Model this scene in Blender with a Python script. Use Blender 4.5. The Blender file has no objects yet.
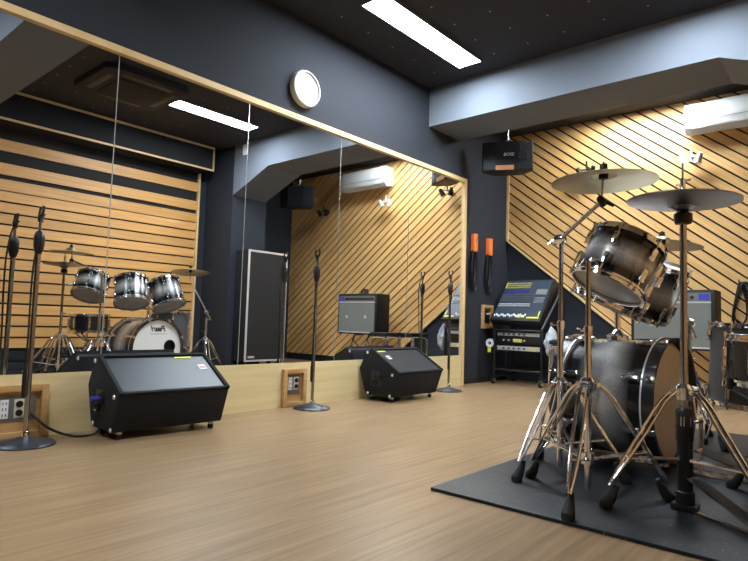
import bpy, bmesh, math, random
from mathutils import Vector, Matrix
random.seed(4)
C = bpy.context.scene.collection
R_ = math.radians
V = Vector

# ------------------------------------------------------------------ helpers
class MB:
    """collects shapes and links them as ONE mesh object"""
    def __init__(s): s.bm = bmesh.new()
    def _v(s, ps): return [s.bm.verts.new(p) for p in ps]
    def _f(s, vs):
        try: return s.bm.faces.new(vs)
        except ValueError: return None
    def box(s, x0, x1, y0, y1, z0, z1, bevel=0, M=None):
        t = bmesh.new()
        bmesh.ops.create_cube(t, size=1)
        for v in t.verts:
            v.co = V(((x0+x1)/2+v.co.x*(x1-x0), (y0+y1)/2+v.co.y*(y1-y0), (z0+z1)/2+v.co.z*(z1-z0)))
        if bevel: bmesh.ops.bevel(t, geom=list(t.edges), offset=bevel, segments=2, affect='EDGES', profile=.6)
        s._merge(t, M); return s
    def _merge(s, t, M=None):
        if M is not None: t.transform(M)
        mp = {v: s.bm.verts.new(v.co) for v in t.verts}
        for f in t.faces: s._f([mp[v] for v in f.verts])
        t.free()
    def prism(s, poly, axis, a, b, bevel=0, M=None):
        """poly: 2D outline; axis 'x': (y,z) pairs, 'y': (x,z), 'z': (x,y)"""
        t = bmesh.new()
        def mk(p, h): return {'x': (h, p[0], p[1]), 'y': (p[0], h, p[1]), 'z': (p[0], p[1], h)}[axis]
        A = [t.verts.new(mk(p, a)) for p in poly]; B = [t.verts.new(mk(p, b)) for p in poly]
        n = len(poly); t.faces.new(A); t.faces.new(B)
        for i in range(n): t.faces.new((A[i], A[(i+1) % n], B[(i+1) % n], B[i]))
        bmesh.ops.recalc_face_normals(t, faces=t.faces)
        if bevel: bmesh.ops.bevel(t, geom=list(t.edges), offset=bevel, segments=2, affect='EDGES', profile=.6)
        s._merge(t, M); return s
    def cyl(s, p0, p1, r0, r1=None, n=14):
        return s.tube([p0, p1], [r0, r0 if r1 is None else r1], n)
    def tube(s, pts, r, n=10, closed=False):
        pts = [V(p) for p in pts]; k = len(pts)
        rr = r if isinstance(r, (list, tuple)) else [r]*k
        rings = []; prev = None
        for i in range(k):
            if closed: d = pts[(i+1) % k]-pts[i-1]
            else: d = pts[min(i+1, k-1)]-pts[max(i-1, 0)]
            d.normalize()
            if prev is None:
                u = d.cross(V((0, 0, 1)))
                if u.length < .05: u = d.cross(V((1, 0, 0)))
            else: u = prev-d*prev.dot(d)
            u.normalize(); prev = u; w = d.cross(u)
            rings.append(s._v([pts[i]+(u*math.cos(2*math.pi*j/n)+w*math.sin(2*math.pi*j/n))*rr[i] for j in range(n)]))
        for i in range(k if closed else k-1):
            a, b = rings[i], rings[(i+1) % k]
            for j in range(n): s._f((a[j], a[(j+1) % n], b[(j+1) % n], b[j]))
        if not closed: s._f(rings[0][::-1]); s._f(rings[-1])
        return s
    def lathe(s, prof, n=32, M=None, closed=False):
        t = bmesh.new(); rings = []
        for r, z in prof:
            if r < 1e-6: rings.append([t.verts.new((0, 0, z))])
            else: rings.append([t.verts.new((r*math.cos(2*math.pi*j/n), r*math.sin(2*math.pi*j/n), z)) for j in range(n)])
        seq = list(zip(rings, rings[1:])) + ([(rings[-1], rings[0])] if closed else [])
        for a, b in seq:
            for j in range(n):
                k = (j+1) % n
                if len(a) == 1 and len(b) == 1: continue
                if len(a) == 1: t.faces.new((a[0], b[j], b[k]))
                elif len(b) == 1: t.faces.new((a[j], a[k], b[0]))
                else: t.faces.new((a[j], a[k], b[k], b[j]))
        bmesh.ops.recalc_face_normals(t, faces=t.faces)
        s._merge(t, M); return s
    def strap(s, p0, p1, w, th, side):
        """flat bar between two points; side = direction of its width"""
        p0, p1 = V(p0), V(p1); d = (p1-p0).normalized(); u = V(side)-d*V(side).dot(d); u.normalize(); k = d.cross(u)
        A = [p0+u*a*w/2+k*b*th/2 for a, b in ((-1, -1), (1, -1), (1, 1), (-1, 1))]
        B = [q+(p1-p0) for q in A]; A = s._v(A); B = s._v(B)
        s._f(A[::-1]); s._f(B)
        for i in range(4): s._f((A[i], A[(i+1) % 4], B[(i+1) % 4], B[i]))
        return s
    def build(s, name, mat, parent=None, label=None, flat=False):
        me = bpy.data.meshes.new(name)
        bmesh.ops.recalc_face_normals(s.bm, faces=s.bm.faces)
        s.bm.to_mesh(me); s.bm.free()
        if not flat:
            me.shade_smooth(); me.set_sharp_from_angle(angle=R_(38))
        me.materials.append(mat)
        o = bpy.data.objects.new(name, me); C.objects.link(o)
        if parent is not None: o.parent = parent
        if label: o['label'] = label
        return o

def tag(o, label=None, cat=None, group=None, kind=None):
    if label: o['label'] = label
    if cat: o['category'] = cat
    if group: o['group'] = group
    if kind: o['kind'] = kind
    return o
def thing(name, label, cat, loc=(0, 0, 0), rot=(0, 0, 0), group=None):
    o = bpy.data.objects.new(name, None); C.objects.link(o)
    o.empty_display_size = .1
    o.location = loc; o.rotation_euler = rot
    return tag(o, label, cat, group)
def struct(name, mb, m, flat=True, label=None): 
    o = mb.build(name, m, flat=flat); o['kind'] = 'structure'
    if label: o['label'] = label
    return o
def dup(o, parent=None, loc=None, rot=None, label=None, keys=None):
    """copy a thing, its parts and their sub-parts"""
    c = o.copy(); C.objects.link(c)
    if parent is not None: c.parent = parent
    if loc is not None: c.location = loc
    if rot is not None: c.rotation_euler = rot
    if label: c['label'] = label
    for ch in [q for q in bpy.data.objects if q.parent == o]: dup(ch, c)
    return c
def arc(c, r, a0, a1, n, ax='xz'):
    out = []
    for i in range(n+1):
        a = R_(a0+(a1-a0)*i/n); p, q = r*math.cos(a), r*math.sin(a)
        out.append({'xz': (c[0]+p, c[1], c[2]+q), 'yz': (c[0], c[1]+p, c[2]+q), 'xy': (c[0]+p, c[1]+q, c[2])}[ax])
    return out
def smooth_path(pts, k=6):
    P = [V(p) for p in pts]; out = []
    for i in range(len(P)-1):
        a = P[max(i-1, 0)]; b = P[i]; c = P[i+1]; d = P[min(i+2, len(P)-1)]
        for j in range(k):
            t = j/k
            out.append(.5*((2*b)+(c-a)*t+(2*a-5*b+4*c-d)*t*t+(3*b-a-3*c+d)*t**3))
    out.append(P[-1]); return out
def text_part(body, size, M, mat, parent, name, shear=0, ext=.0006, bold=0):
    cu = bpy.data.curves.new('lettering', 'FONT'); cu.body = body; cu.size = size; cu.shear = shear
    cu.extrude = ext; cu.align_x = 'CENTER'; cu.align_y = 'CENTER'; cu.offset = bold
    tmp = bpy.data.objects.new('lettering', cu); C.objects.link(tmp)
    dg = bpy.context.evaluated_depsgraph_get()
    me = bpy.data.meshes.new_from_object(tmp.evaluated_get(dg))
    bpy.data.objects.remove(tmp); bpy.data.curves.remove(cu)
    me.transform(M); me.name = name
    me.materials.clear(); me.materials.append(mat)
    o = bpy.data.objects.new(name, me); C.objects.link(o); o.parent = parent
    return o

# ------------------------------------------------------------------ materials
def mat(name, col, rough=.5, metal=0, spec=.5, noise=0, nscale=30, bump=0, emit=0, coat=0, alpha=1, trans=0):
    m = bpy.data.materials.new(name); m.use_nodes = True
    nt = m.node_tree; b = nt.nodes['Principled BSDF']
    b.inputs['Base Color'].default_value = (*col, 1); b.inputs['Roughness'].default_value = rough
    b.inputs['Metallic'].default_value = metal; b.inputs['Specular IOR Level'].default_value = spec
    b.inputs['Coat Weight'].default_value = coat
    b.inputs['Alpha'].default_value = alpha
    b.inputs['Transmission Weight'].default_value = trans
    if emit:
        b.inputs['Emission Color'].default_value = (*col, 1); b.inputs['Emission Strength'].default_value = emit
    if noise or bump:
        tc = nt.nodes.new('ShaderNodeTexCoord'); nz = nt.nodes.new('ShaderNodeTexNoise')
        nz.inputs['Scale'].default_value = nscale; nz.inputs['Detail'].default_value = 5
        nt.links.new(tc.outputs['Object'], nz.inputs['Vector'])
        if noise:
            mx = nt.nodes.new('ShaderNodeMix'); mx.data_type = 'RGBA'
            mx.inputs[6].default_value = (*[c*(1-noise) for c in col], 1); mx.inputs[7].default_value = (*[min(1, c*(1+noise)) for c in col], 1)
            nt.links.new(nz.outputs['Fac'], mx.inputs[0]); nt.links.new(mx.outputs[2], b.inputs['Base Color'])
        if bump:
            bp = nt.nodes.new('ShaderNodeBump'); bp.inputs['Strength'].default_value = bump; bp.inputs['Distance'].default_value = .004
            nt.links.new(nz.outputs['Fac'], bp.inputs['Height']); nt.links.new(bp.outputs['Normal'], b.inputs['Normal'])
    return m
def wood(name, c1, c2, scale, rot=(0, 0, 0), rough=.45, island=0.0, planks=None, spec=.4):
    """grain stretched along one axis; scale is the noise scale per axis"""
    m = bpy.data.materials.new(name); m.use_nodes = True
    nt = m.node_tree; N = nt.nodes; L = nt.links; b = N['Principled BSDF']
    tc = N.new('ShaderNodeTexCoord'); mp = N.new('ShaderNodeMapping')
    mp.inputs['Rotation'].default_value = rot
    mp2 = N.new('ShaderNodeMapping'); mp2.inputs['Scale'].default_value = scale
    nz = N.new('ShaderNodeTexNoise'); nz.inputs['Scale'].default_value = 1; nz.inputs['Detail'].default_value = 6; nz.inputs['Roughness'].default_value = .6
    L.new(tc.outputs['Object'], mp.inputs['Vector']); L.new(mp.outputs['Vector'], mp2.inputs['Vector'])
    cr = N.new('ShaderNodeValToRGB'); cr.color_ramp.elements[0].position = .3; cr.color_ramp.elements[1].position = .72
    cr.color_ramp.elements[0].color = (*c1, 1); cr.color_ramp.elements[1].color = (*c2, 1)
    out = cr.outputs['Color']; vec = mp2.outputs['Vector']
    if island:
        g = N.new('ShaderNodeNewGeometry'); ad = N.new('ShaderNodeVectorMath'); ad.operation = 'ADD'
        sc = N.new('ShaderNodeVectorMath'); sc.operation = 'SCALE'; sc.inputs['Scale'].default_value = 37
        cv = N.new('ShaderNodeCombineXYZ')
        for i in range(3): L.new(g.outputs['Random Per Island'], cv.inputs[i])
        L.new(cv.outputs[0], sc.inputs[0]); L.new(vec, ad.inputs[0]); L.new(sc.outputs[0], ad.inputs[1]); vec = ad.outputs[0]
    L.new(vec, nz.inputs['Vector']); L.new(nz.outputs['Fac'], cr.inputs['Fac'])
    if island:
        hs = N.new('ShaderNodeHueSaturation'); mr = N.new('ShaderNodeMapRange')
        mr.inputs['To Min'].default_value = 1-island; mr.inputs['To Max'].default_value = 1+island
        L.new(g.outputs['Random Per Island'], mr.inputs['Value']); L.new(mr.outputs[0], hs.inputs['Value'])
        L.new(out, hs.inputs['Color']); out = hs.outputs['Color']
    if planks:
        bk = N.new('ShaderNodeTexBrick'); bk.inputs['Scale'].default_value = 1
        bk.inputs['Brick Width'].default_value = planks[0]; bk.inputs['Row Height'].default_value = planks[1]
        bk.inputs['Mortar Size'].default_value = .0012; bk.inputs['Mortar Smooth'].default_value = .3; bk.offset = .37
        bk.inputs['Color1'].default_value = (.88, .88, .88, 1); bk.inputs['Color2'].default_value = (1.1, 1.1, 1.1, 1); bk.inputs['Mortar'].default_value = (.55, .5, .45, 1)
        L.new(mp.outputs['Vector'], bk.inputs['Vector'])
        mx = N.new('ShaderNodeMix'); mx.data_type = 'RGBA'; mx.blend_type = 'MULTIPLY'; mx.inputs[0].default_value = 1
        L.new(out, mx.inputs[6]); L.new(bk.outputs['Color'], mx.inputs[7]); out = mx.outputs[2]
    L.new(out, b.inputs['Base Color']); b.inputs['Roughness'].default_value = rough; b.inputs['Specular IOR Level'].default_value = spec
    return m
def ceiling_mat():
    m = mat('dark_ceiling_board', (.018, .018, .024), .8); nt = m.node_tree; N = nt.nodes; L = nt.links
    tc = N.new('ShaderNodeTexCoord'); ad = N.new('ShaderNodeVectorMath'); ad.operation = 'ADD'; ad.inputs[1].default_value = (-1.0+3, -3.7+6, 0)
    md = N.new('ShaderNodeVectorMath'); md.operation = 'MODULO'; md.inputs[1].default_value = (.3, .3, 10)
    sb = N.new('ShaderNodeVectorMath'); sb.operation = 'SUBTRACT'; sb.inputs[1].default_value = (.15, .15, 0)
    sep = N.new('ShaderNodeSeparateXYZ'); cb = N.new('ShaderNodeCombineXYZ'); ln = N.new('ShaderNodeVectorMath'); ln.operation = 'LENGTH'
    lt = N.new('ShaderNodeMath'); lt.operation = 'LESS_THAN'; lt.inputs[1].default_value = .0065
    mx = N.new('ShaderNodeMix'); mx.data_type = 'RGBA'; mx.inputs[6].default_value = (.018, .018, .024, 1); mx.inputs[7].default_value = (.5, .5, .5, 1)
    L.new(tc.outputs['Object'], ad.inputs[0]); L.new(ad.outputs[0], md.inputs[0]); L.new(md.outputs[0], sb.inputs[0]); L.new(sb.outputs[0], sep.inputs[0])
    L.new(sep.outputs[0], cb.inputs[0]); L.new(sep.outputs[1], cb.inputs[1]); L.new(cb.outputs[0], ln.inputs[0]); L.new(ln.outputs['Value'], lt.inputs[0])
    L.new(lt.outputs[0], mx.inputs[0]); L.new(mx.outputs[2], N['Principled BSDF'].inputs['Base Color'])
    return m
def dusty_mat():
    m = mat('black_mat_rubber', (.0075, .0095, .014), .46, spec=.35, noise=.5, nscale=14, bump=.3); nt = m.node_tree; N = nt.nodes; L = nt.links
    b = N['Principled BSDF']; src = b.inputs['Base Color'].links[0].from_socket
    tc = N.new('ShaderNodeTexCoord'); vo = N.new('ShaderNodeTexVoronoi'); vo.inputs['Scale'].default_value = 34; L.new(tc.outputs['Object'], vo.inputs['Vector'])
    lt = N.new('ShaderNodeMath'); lt.operation = 'LESS_THAN'; lt.inputs[1].default_value = .11; L.new(vo.outputs['Distance'], lt.inputs[0])
    mx = N.new('ShaderNodeMix'); mx.data_type = 'RGBA'; mx.inputs[7].default_value = (.10, .11, .12, 1)
    L.new(lt.outputs[0], mx.inputs[0]); L.new(src, mx.inputs[6]); L.new(mx.outputs[2], b.inputs['Base Color'])
    return m
def burst_mat(name, edge, mid):
    """sparkle lacquer that fades from dark ends to a pale middle along the drum's own axis"""
    m = mat(name, edge, .22, .3, .5, coat=.6); nt = m.node_tree; N = nt.nodes; L = nt.links
    tc = N.new('ShaderNodeTexCoord'); sp = N.new('ShaderNodeSeparateXYZ'); L.new(tc.outputs['Generated'], sp.inputs[0])
    cr = N.new('ShaderNodeValToRGB'); e = cr.color_ramp.elements
    e[0].position = .2; e[0].color = (*edge, 1); e[1].position = .52; e[1].color = (*mid, 1)
    q = e.new(.82); q.color = (*edge, 1)
    vo = N.new('ShaderNodeTexVoronoi'); vo.inputs['Scale'].default_value = 260; L.new(tc.outputs['Object'], vo.inputs['Vector'])
    mx = N.new('ShaderNodeMix'); mx.data_type = 'RGBA'; mx.blend_type = 'OVERLAY'; mx.inputs[0].default_value = .45
    L.new(sp.outputs[2], cr.inputs['Fac']); L.new(cr.outputs[0], mx.inputs[6]); L.new(vo.outputs['Color'], mx.inputs[7])
    hs = N.new('ShaderNodeHueSaturation'); hs.inputs['Saturation'].default_value = .25
    L.new(mx.outputs[2], hs.inputs['Color']); L.new(hs.outputs[0], N['Principled BSDF'].inputs['Base Color'])
    return m

PHI = R_(38)
NAVY = mat('navy_wall_paint', (.0150, .0185, .0275), .85, noise=.15, nscale=60, bump=.15)
SOFFIT = mat('dark_soffit_paint', (.011, .012, .016), .85)
BEAM = mat('grey_blue_beam_paint', (.13, .15, .185), .8)
CEIL = ceiling_mat()
FLOOR = wood('laminate_floor', (.20, .126, .066), (.385, .255, .140), (46, 1.6, 1), rough=.34, planks=None)
BOARD = wood('honey_board', (.60, .33, .115), (.78, .49, .20), (2, 2, 45), rot=(0, -PHI, 0), rough=.42, island=.14)
SLAT = wood('slat_board', (.55, .275, .085), (.72, .40, .14), (3, 2, 50), rough=.42, island=.13)
PLY = wood('pale_plywood', (.66, .53, .27), (.78, .64, .36), (8, 1.2, 20), rough=.5)
TRIM = wood('pale_trim_wood', (.66, .45, .20), (.78, .57, .30), (6, 6, 6), rough=.45)
FRAMEW = wood('oak_frame', (.45, .26, .10), (.60, .37, .16), (6, 4, 30), rough=.45)
DARK = mat('dark_backing', (.012, .010, .010), .8)
MIRROR = mat('mirror_glass', (.86, .87, .87), .0, 1.0)
EDGE = mat('mirror_edge', (.75, .82, .80), .2, .6)
CHROME = mat('chrome', (.88, .90, .94), .11, 1)
STEEL = mat('dull_steel', (.42, .42, .43), .2, 1)
BLACK = mat('black_plastic', (.006, .006, .007), .42)
RUBBER = mat('black_rubber', (.006, .006, .007), .75, bump=.2, nscale=80)
CARPET = mat('black_cabinet_carpet', (.005, .0055, .008), .9, bump=.4, nscale=220)
VINYL = mat('black_vinyl', (.006, .006, .008), .5, bump=.25, nscale=160)
GRILLE = mat('dark_grille_mesh', (.017, .021, .028), .45, .2, noise=.3, nscale=240)
AMPG = mat('silver_grey_grille_cloth', (.17, .18, .165), .8, noise=.18, nscale=200)
SILVER = mat('silver_trim', (.74, .74, .75), .3, .5)
WHITE = mat('white_plastic', (.80, .80, .79), .4)
CREAM = mat('cream_plastic', (.70, .66, .55), .45)
GREYM = mat('grey_metal_plate', (.20, .20, .20), .45, .5)
LAMP = mat('lamp_diffuser', (.84, .93, 1.0), .5, emit=100)
ORANGE = mat('orange_strap', (.85, .20, .04), .6)
PEACH = mat('orange_label', (.80, .38, .18), .5)
YELLOW = mat('yellow_tape', (.75, .70, .06), .5)
RED = mat('red_print', (.65, .06, .04), .5)
BLUE = mat('blue_plug', (.05, .06, .45), .4)
BRONZE = mat('cymbal_bronze', (.50, .43, .28), .32, 1)
DBRONZE = mat('dark_cymbal_bronze', (.33, .30, .29), .38, 1)
HEADW = mat('white_drum_head', (.82, .82, .82), .45)
HEADB = mat('worn_cream_drum_head', (.64, .55, .44), .5, noise=.12, nscale=6)
HEADC = mat('clear_grey_drum_head', (.34, .33, .30), .3)
BURST = burst_mat('silver_burst_sparkle', (.008, .008, .010), (.40, .39, .38))
GREYSH = mat('grey_sparkle', (.11, .11, .12), .35, .3, noise=.3, nscale=200)
BLKSH = mat('black_lacquer', (.016, .016, .018), .25, coat=.5)
MAT = dusty_mat()
FOAM = mat('desk_panel_blue', (.035, .05, .075), .45)
BAG = mat('thin_pale_plastic', (.60, .65, .72), .25, trans=.25)
ACD = mat('dark_cassette_plastic', (.013, .012, .014), .75)
PALE = mat('pale_grey_paint', (.55, .56, .58), .4)
INK = mat('black_ink', (.015, .015, .015), .5)

# ------------------------------------------------------------------ room
XR = 3.75; YF = 6.20; YB = -2.6; ZC = 2.87
struct('floor', MB().box(-.3, 4.2, YB-.1, YF+.2, -.1, 0), FLOOR)
struct('ceiling', MB().box(-.3, 4.2, YB-.1, YF+.2, ZC, ZC+.1), CEIL)
struct('wall_left', MB().prism([(0, YB), (0, 5.09), (-.09, 5.09), (-.09, YF), (-.25, YF), (-.25, YB)], 'z', 0, ZC), NAVY)
struct('wall_far', MB().box(-.25, 4.15, YF, YF+.15, 0, ZC), NAVY)
struct('wall_right', MB().prism([(XR, YB), (XR, 4.70), (3.97, 4.70), (3.97, YF), (4.15, YF), (4.15, YB)], 'z', 0, ZC), NAVY)
struct('wall_back', MB().box(-.25, 4.15, YB-.15, YB, 0, ZC), NAVY)
struct('wall_pillar', MB().box(3.13, XR, 4.43, 4.98, 0, ZC), NAVY, label='navy painted pillar carrying the end of the ceiling beam')
b = [(0, 2.5), (2.42, 2.5), (3.13, 2.215), (3.13, ZC), (0, ZC)]
struct('ceiling_beam', MB().prism(b, 'y', 4.43, 4.97), BEAM, label='grey blue ceiling beam crossing in front of the far wall')
struct('ceiling_beam', MB().prism([(0, 2.5), (3.75, 2.5), (3.75, ZC), (0, ZC)], 'y', 1.235, 1.65), BEAM, label='grey blue ceiling beam nearer the front of the room')
struct('trim_1', MB().box(0, .028, -2.0, 5.092, 2.083, 2.122), TRIM, label='pale wooden rail along the top of the mirrors')
struct('trim_2', MB().box(0, .028, 5.052, 5.092, 0, 2.083), TRIM, label='pale upright wooden edge at the far end of the mirrors')
struct('baseboard_left', MB().box(0, .018, -2.0, 5.052, 0, .311), PLY, label='pale plywood plinth under the mirrors')
# skirting of the navy walls
struct('baseboard_left_recess', MB().box(-.09, -.078, 5.092, YF, 0, .06), DARK)

# slanted boards on the far wall
def clip(poly, n, c, keep_ge):
    out = []
    for i in range(len(poly)):
        p, q = poly[i], poly[(i+1) % len(poly)]
        dp = p[0]*n[0]+p[1]*n[1]-c; dq = q[0]*n[0]+q[1]*n[1]-c
        if not keep_ge: dp, dq = -dp, -dq
        if dp >= 0: out.append(p)
        if (dp >= 0) != (dq >= 0):
            t = dp/(dp-dq); out.append((p[0]+(q[0]-p[0])*t, p[1]+(q[1]-p[1])*t))
    return out
sl = math.tan(PHI); x0 = -.088; zc = 1.62
region = [(x0, ZC-.005), (3.965, ZC-.005), (3.965, .10), (x0+(zc-.10)/sl, .10), (x0, zc)]
nn = (math.sin(PHI), math.cos(PHI)); mb = MB(); pitch = .0885; gap = .017
cs = [p[0]*nn[0]+p[1]*nn[1] for p in region]
k = math.floor(min(cs)/pitch)
while k*pitch < max(cs):
    q = clip(clip(region, nn, k*pitch+gap, True), nn, (k+1)*pitch, False)
    if len(q) >= 3: mb.prism(q, 'y', YF-.032, YF-.014)
    k += 1
struct('wall_far_boards', mb, BOARD, label='honey wood boards slanting down to the right across the far wall')
struct('wall_far_backing', MB().prism(region, 'y', YF-.0135, YF), DARK)
e = .028; cutb = (x0+(zc-.10)/sl, .10)
struct('trim_3', MB().box(x0-.0, x0+.03, YF-.05, YF-.033, zc, ZC), TRIM, label='pale upright edge strip of the slanted boards')
dx, dz = math.cos(PHI)*0, 0
struct('trim_4', MB().prism([(x0, zc), (x0+.03, zc), (cutb[0]+.04, cutb[1]), (cutb[0]-.008, cutb[1])], 'y', YF-.052, YF-.033), TRIM, label='pale slanting edge strip under the diagonal boards')

# horizontal slats on the right wall + soffit
mb = MB(); tops = [(2.30, 2.42), (2.05, 2.17), (1.885, 2.0)]
z = 1.873
while z > .22: tops.append((z-.099, z)); z -= .1185
for a, c in tops: mb.box(XR-.035, XR-.012, YB, 4.275, a, c)
struct('wall_right_slats', mb, SLAT, label='horizontal honey wood slats on the wall opposite the mirrors')
struct('wall_right_backing', MB().box(XR-.011, XR, YB, 4.275, .10, 2.55), DARK)
struct('trim_5', MB().box(XR-.05, XR, 4.276, 4.305, .10, 2.555), TRIM, label='pale upright edge strip of the horizontal slats')
struct('trim_6', MB().box(3.45, XR, YB, 4.31, 2.56, ZC), SOFFIT, label='dark soffit above the horizontal slats')
struct('trim_7', MB().box(3.435, 3.449, YB, 4.31, 2.845, ZC), TRIM, label='pale strip along the top of the soffit')
struct('trim_8', MB().box(3.435, 3.449, YB, 4.31, 2.55, 2.572), TRIM, label='pale strip along the bottom of the soffit')
struct('trim_9', MB().box(3.435, 3.449, 4.311, 4.33, 2.55, ZC), TRIM, label='pale strip closing the end of the soffit')

# mirror panels
seams = [-1.26, -.36, .54, 1.44, 2.34, 3.24, 4.14, 5.05]
mlab = ['large wall mirror panel nearest the front of the room', 'second wall mirror panel from the front of the room',
        'wall mirror panel above the first wooden socket box, left of the frame', 'wall mirror panel above the left floor wedge',
        'wall mirror panel below the left side of the round clock', 'wall mirror panel below the right side of the clock',
        'wall mirror panel behind the right floor wedge', ][0:7]
mlab[2] = 'wall mirror panel at the left edge of the photo behind the nearest microphone stand'
mlab[3] = 'wall mirror panel behind the left floor wedge, showing the bass drum'
mlab[4] = 'wall mirror panel between left wedge and middle microphone stand, showing the lit tube lamp'
mlab[5] = 'wall mirror panel right of the clock, showing the combo amplifier'
mlab[6] = 'last wall mirror panel at the far end, against the upright wooden edge'
for i in range(7):
    t = thing('mirror_panel', mlab[i], 'mirror', (0, seams[i], .312), group='mirror panels along the left wall')
    w = seams[i+1]-seams[i]
    MB().box(.002, .008, .003, w-.003, 0, 1.77).build('glass', MIRROR, t, flat=True)
    MB().box(.0005, .0075, -.0015, .0028, 0, 1.77).build('polished_edge', EDGE, t, flat=True)

# ------------------------------------------------------------------ lamps
def ceiling_lamp(label, cx, cy, along_y=True, L=1.26, W=.21):
    t = thing('ceiling_light', label, 'ceiling light', (cx, cy, ZC), (0, 0, 0 if along_y else R_(90)), group='fluorescent ceiling lights')
    MB().box(-W/2, W/2, -L/2, L/2, -.022, -.002, .004).build('diffuser', LAMP, t)
    f = MB()
    f.box(-W/2-.012, -W/2-.001, -L/2-.012, L/2+.012, -.026, 0).box(W/2+.001, W/2+.012, -L/2-.012, L/2+.012, -.026, 0)
    f.box(-W/2, W/2, -L/2-.012, -L/2-.001, -.026, 0).box(-W/2, W/2, L/2+.001, L/2+.012, -.026, 0)
    f.build('frame', GREYM, t, flat=True)
ceiling_lamp('lit fluorescent ceiling light at the top of the photo, above the clock', .61, 3.53)
ceiling_lamp('lit fluorescent ceiling light seen in the mirror, beside the ceiling cassette', 2.33, 3.55, True, 1.10)
ceiling_lamp('lit fluorescent ceiling light hidden behind the far ceiling beam', 1.45, 5.72, False, .95)
ceiling_lamp('lit fluorescent ceiling light between the slat wall and mirrors, behind the nearer beam', 1.55, -.05, True, 1.10)

# ------------------------------------------------------------------ wall things
t = thing('wall_clock', 'round white wall clock above the mirrors', 'clock', (0, 2.825, 2.333), (0, R_(90), 0))
MB().lathe([(0, .0), (.136, .0), (.137, .03), (.130, .048), (.122, .05), (.119, .036), (0, .036)], 40).build('case', WHITE, t)
MB().lathe([(0, .0365), (.117, .0365), (.117, .0372), (0, .0372)], 40).build('dial', WHITE, t)

h = MB().tube([(0, 0, .0385), (.045, .050, .0385)], .0022, 6)
h.tube([(0, 0, .0392), (-.085, .02, .0392)], .0016, 6).build('hands', PALE, t)

def lab_box(y0, y1, z0, z1, x, bw, label, plate, group='wooden framed wall sockets'):
    t = thing('socket_box', label, 'wall socket', (x, (y0+y1)/2, z0), group=group)
    w = (y1-y0)/2; h = z1-z0
    f = MB()
    f.box(0, .028, -w, -w+bw, 0, h, .002).box(0, .028, w-bw, w, 0, h, .002)
    f.box(0, .028, -w+bw, w-bw, 0, bw, .002).box(0, .028, -w+bw, w-bw, h-bw, h, .002)
    f.build('frame', FRAMEW, t)
    MB().box(0, .003, -w+bw, w-bw, bw, h-bw).build('back_panel', FRAMEW, t, flat=True)
    return t, w, h
def socket_plate(t, py0, py1, pz0, pz1, oy, oz, xy, xz):
    MB().box(.0031, .008, py0, py1, pz0, pz1, .001).build('plate', GREYM, t)
    o = MB().box(.0081, .013, oy-.018, oy+.018, oz-.045, oz+.045, .002).build('power_outlet', WHITE, t)
    s = MB()
    for dz in (-.028, 0, .028): s.box(.0131, .0135, oy-.009, oy-.005, dz+oz-.007, dz+oz+.007).box(.0131, .0135, oy+.005, oy+.009, dz+oz-.007, dz+oz+.007)
    s.build('outlet_slots', INK, o, flat=True)
    MB().box(.0081, .011, xy-.022, xy+.022, xz-.045, xz+.045, .002).build('connector_plate', CREAM, t)
    for dz in (-.021, .021):
        MB().lathe([(0, .0), (.016, 0), (.016, .005), (.012, .005), (.012, .002), (0, .002)], 20, Matrix.Translation((.0112, xy, xz+dz)) @ Matrix.Rotation(R_(90), 4, 'Y')).build('connector', BLACK, t)
t, w, h = lab_box(.865, 1.177, .004, .262, .018, .032, 'oak framed socket box in the plinth behind the nearest microphone stand', 1)
socket_plate(t, -w+.035, .105, .085, .205, -.035, .145, .030, .145)
t, w, h = lab_box(2.714, 2.93, .004, .268, .018, .032, 'oak framed socket box in the plinth beside the middle microphone stand', 1)
socket_plate(t, -.065, .055, .085, .222, -.038, .160, .018, .160)
t, w, h = lab_box(5.61, 5.845, .585, .845, -.09, .035, 'small oak framed recess on the navy wall beside the mixer rack', 1)
MB().box(.0031, .008, -.06, .06, .06, .20, .001).build('plate', BLACK, t)
MB().cyl((.008, 0, .16), (.06, 0, .165), .012).build('plug', SILVER, t)
p = smooth_path([(-.03, 5.727, .75), (.0, 5.735, .72), (-.02, 5.76, .60), (-.05, 5.75, .42), (-.052, 5.76, .2), (-.048, 5.77, .012)])
tag(MB().tube(p, .007, 8).build('power_cable', BLACK), 'black cable hanging from the small oak recess on the navy wall', 'cable')

def cable_coil(label, y, zt, zb, mark):
    t = thing('cable_coil', label, 'cable', (-.09, y, zt), group='cable coils with orange straps on the navy wall')
    L = zt-zb
    m = MB()
    for i in range(6):
        w = .045+.008*i; d = .018+.006*(i % 3)
        pts = []
        for j in range(28):
            a = 2*math.pi*j/28
            pts.append((d+.004*math.sin(3*a+i), w*math.sin(a)*(.55+.45*(1-math.cos(a))/2), -.13-(L-.14+.02*i-.1)/2+((L-.14+.02*i-.1)/2)*math.cos(a)))
        m.tube(pts, .0075, 6, closed=True)
    m.build('coil', BLACK, t)
    s = MB().box(.004, .052, -.036, .036, -.19, 0, .003).build('strap', ORANGE, t)
    if mark:
        MB().tube([(.0525, -.008, -.02), (.0525, .014, -.022), (.0525, .008, -.055), (.0525, -.004, -.085)], .005, 6).build('mark', INK, s)
    MB().cyl((0, 0, -.02), (.004, 0, -.02), .008).build('hook', STEEL, t)
cable_coil('black cable coil under an orange strap with a dark mark, nearer the mirrors', 5.40, 1.60, .98, True)
cable_coil('black cable coil under a plain orange strap, nearer the slanted boards', 5.72, 1.59, .98, False)

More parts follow.
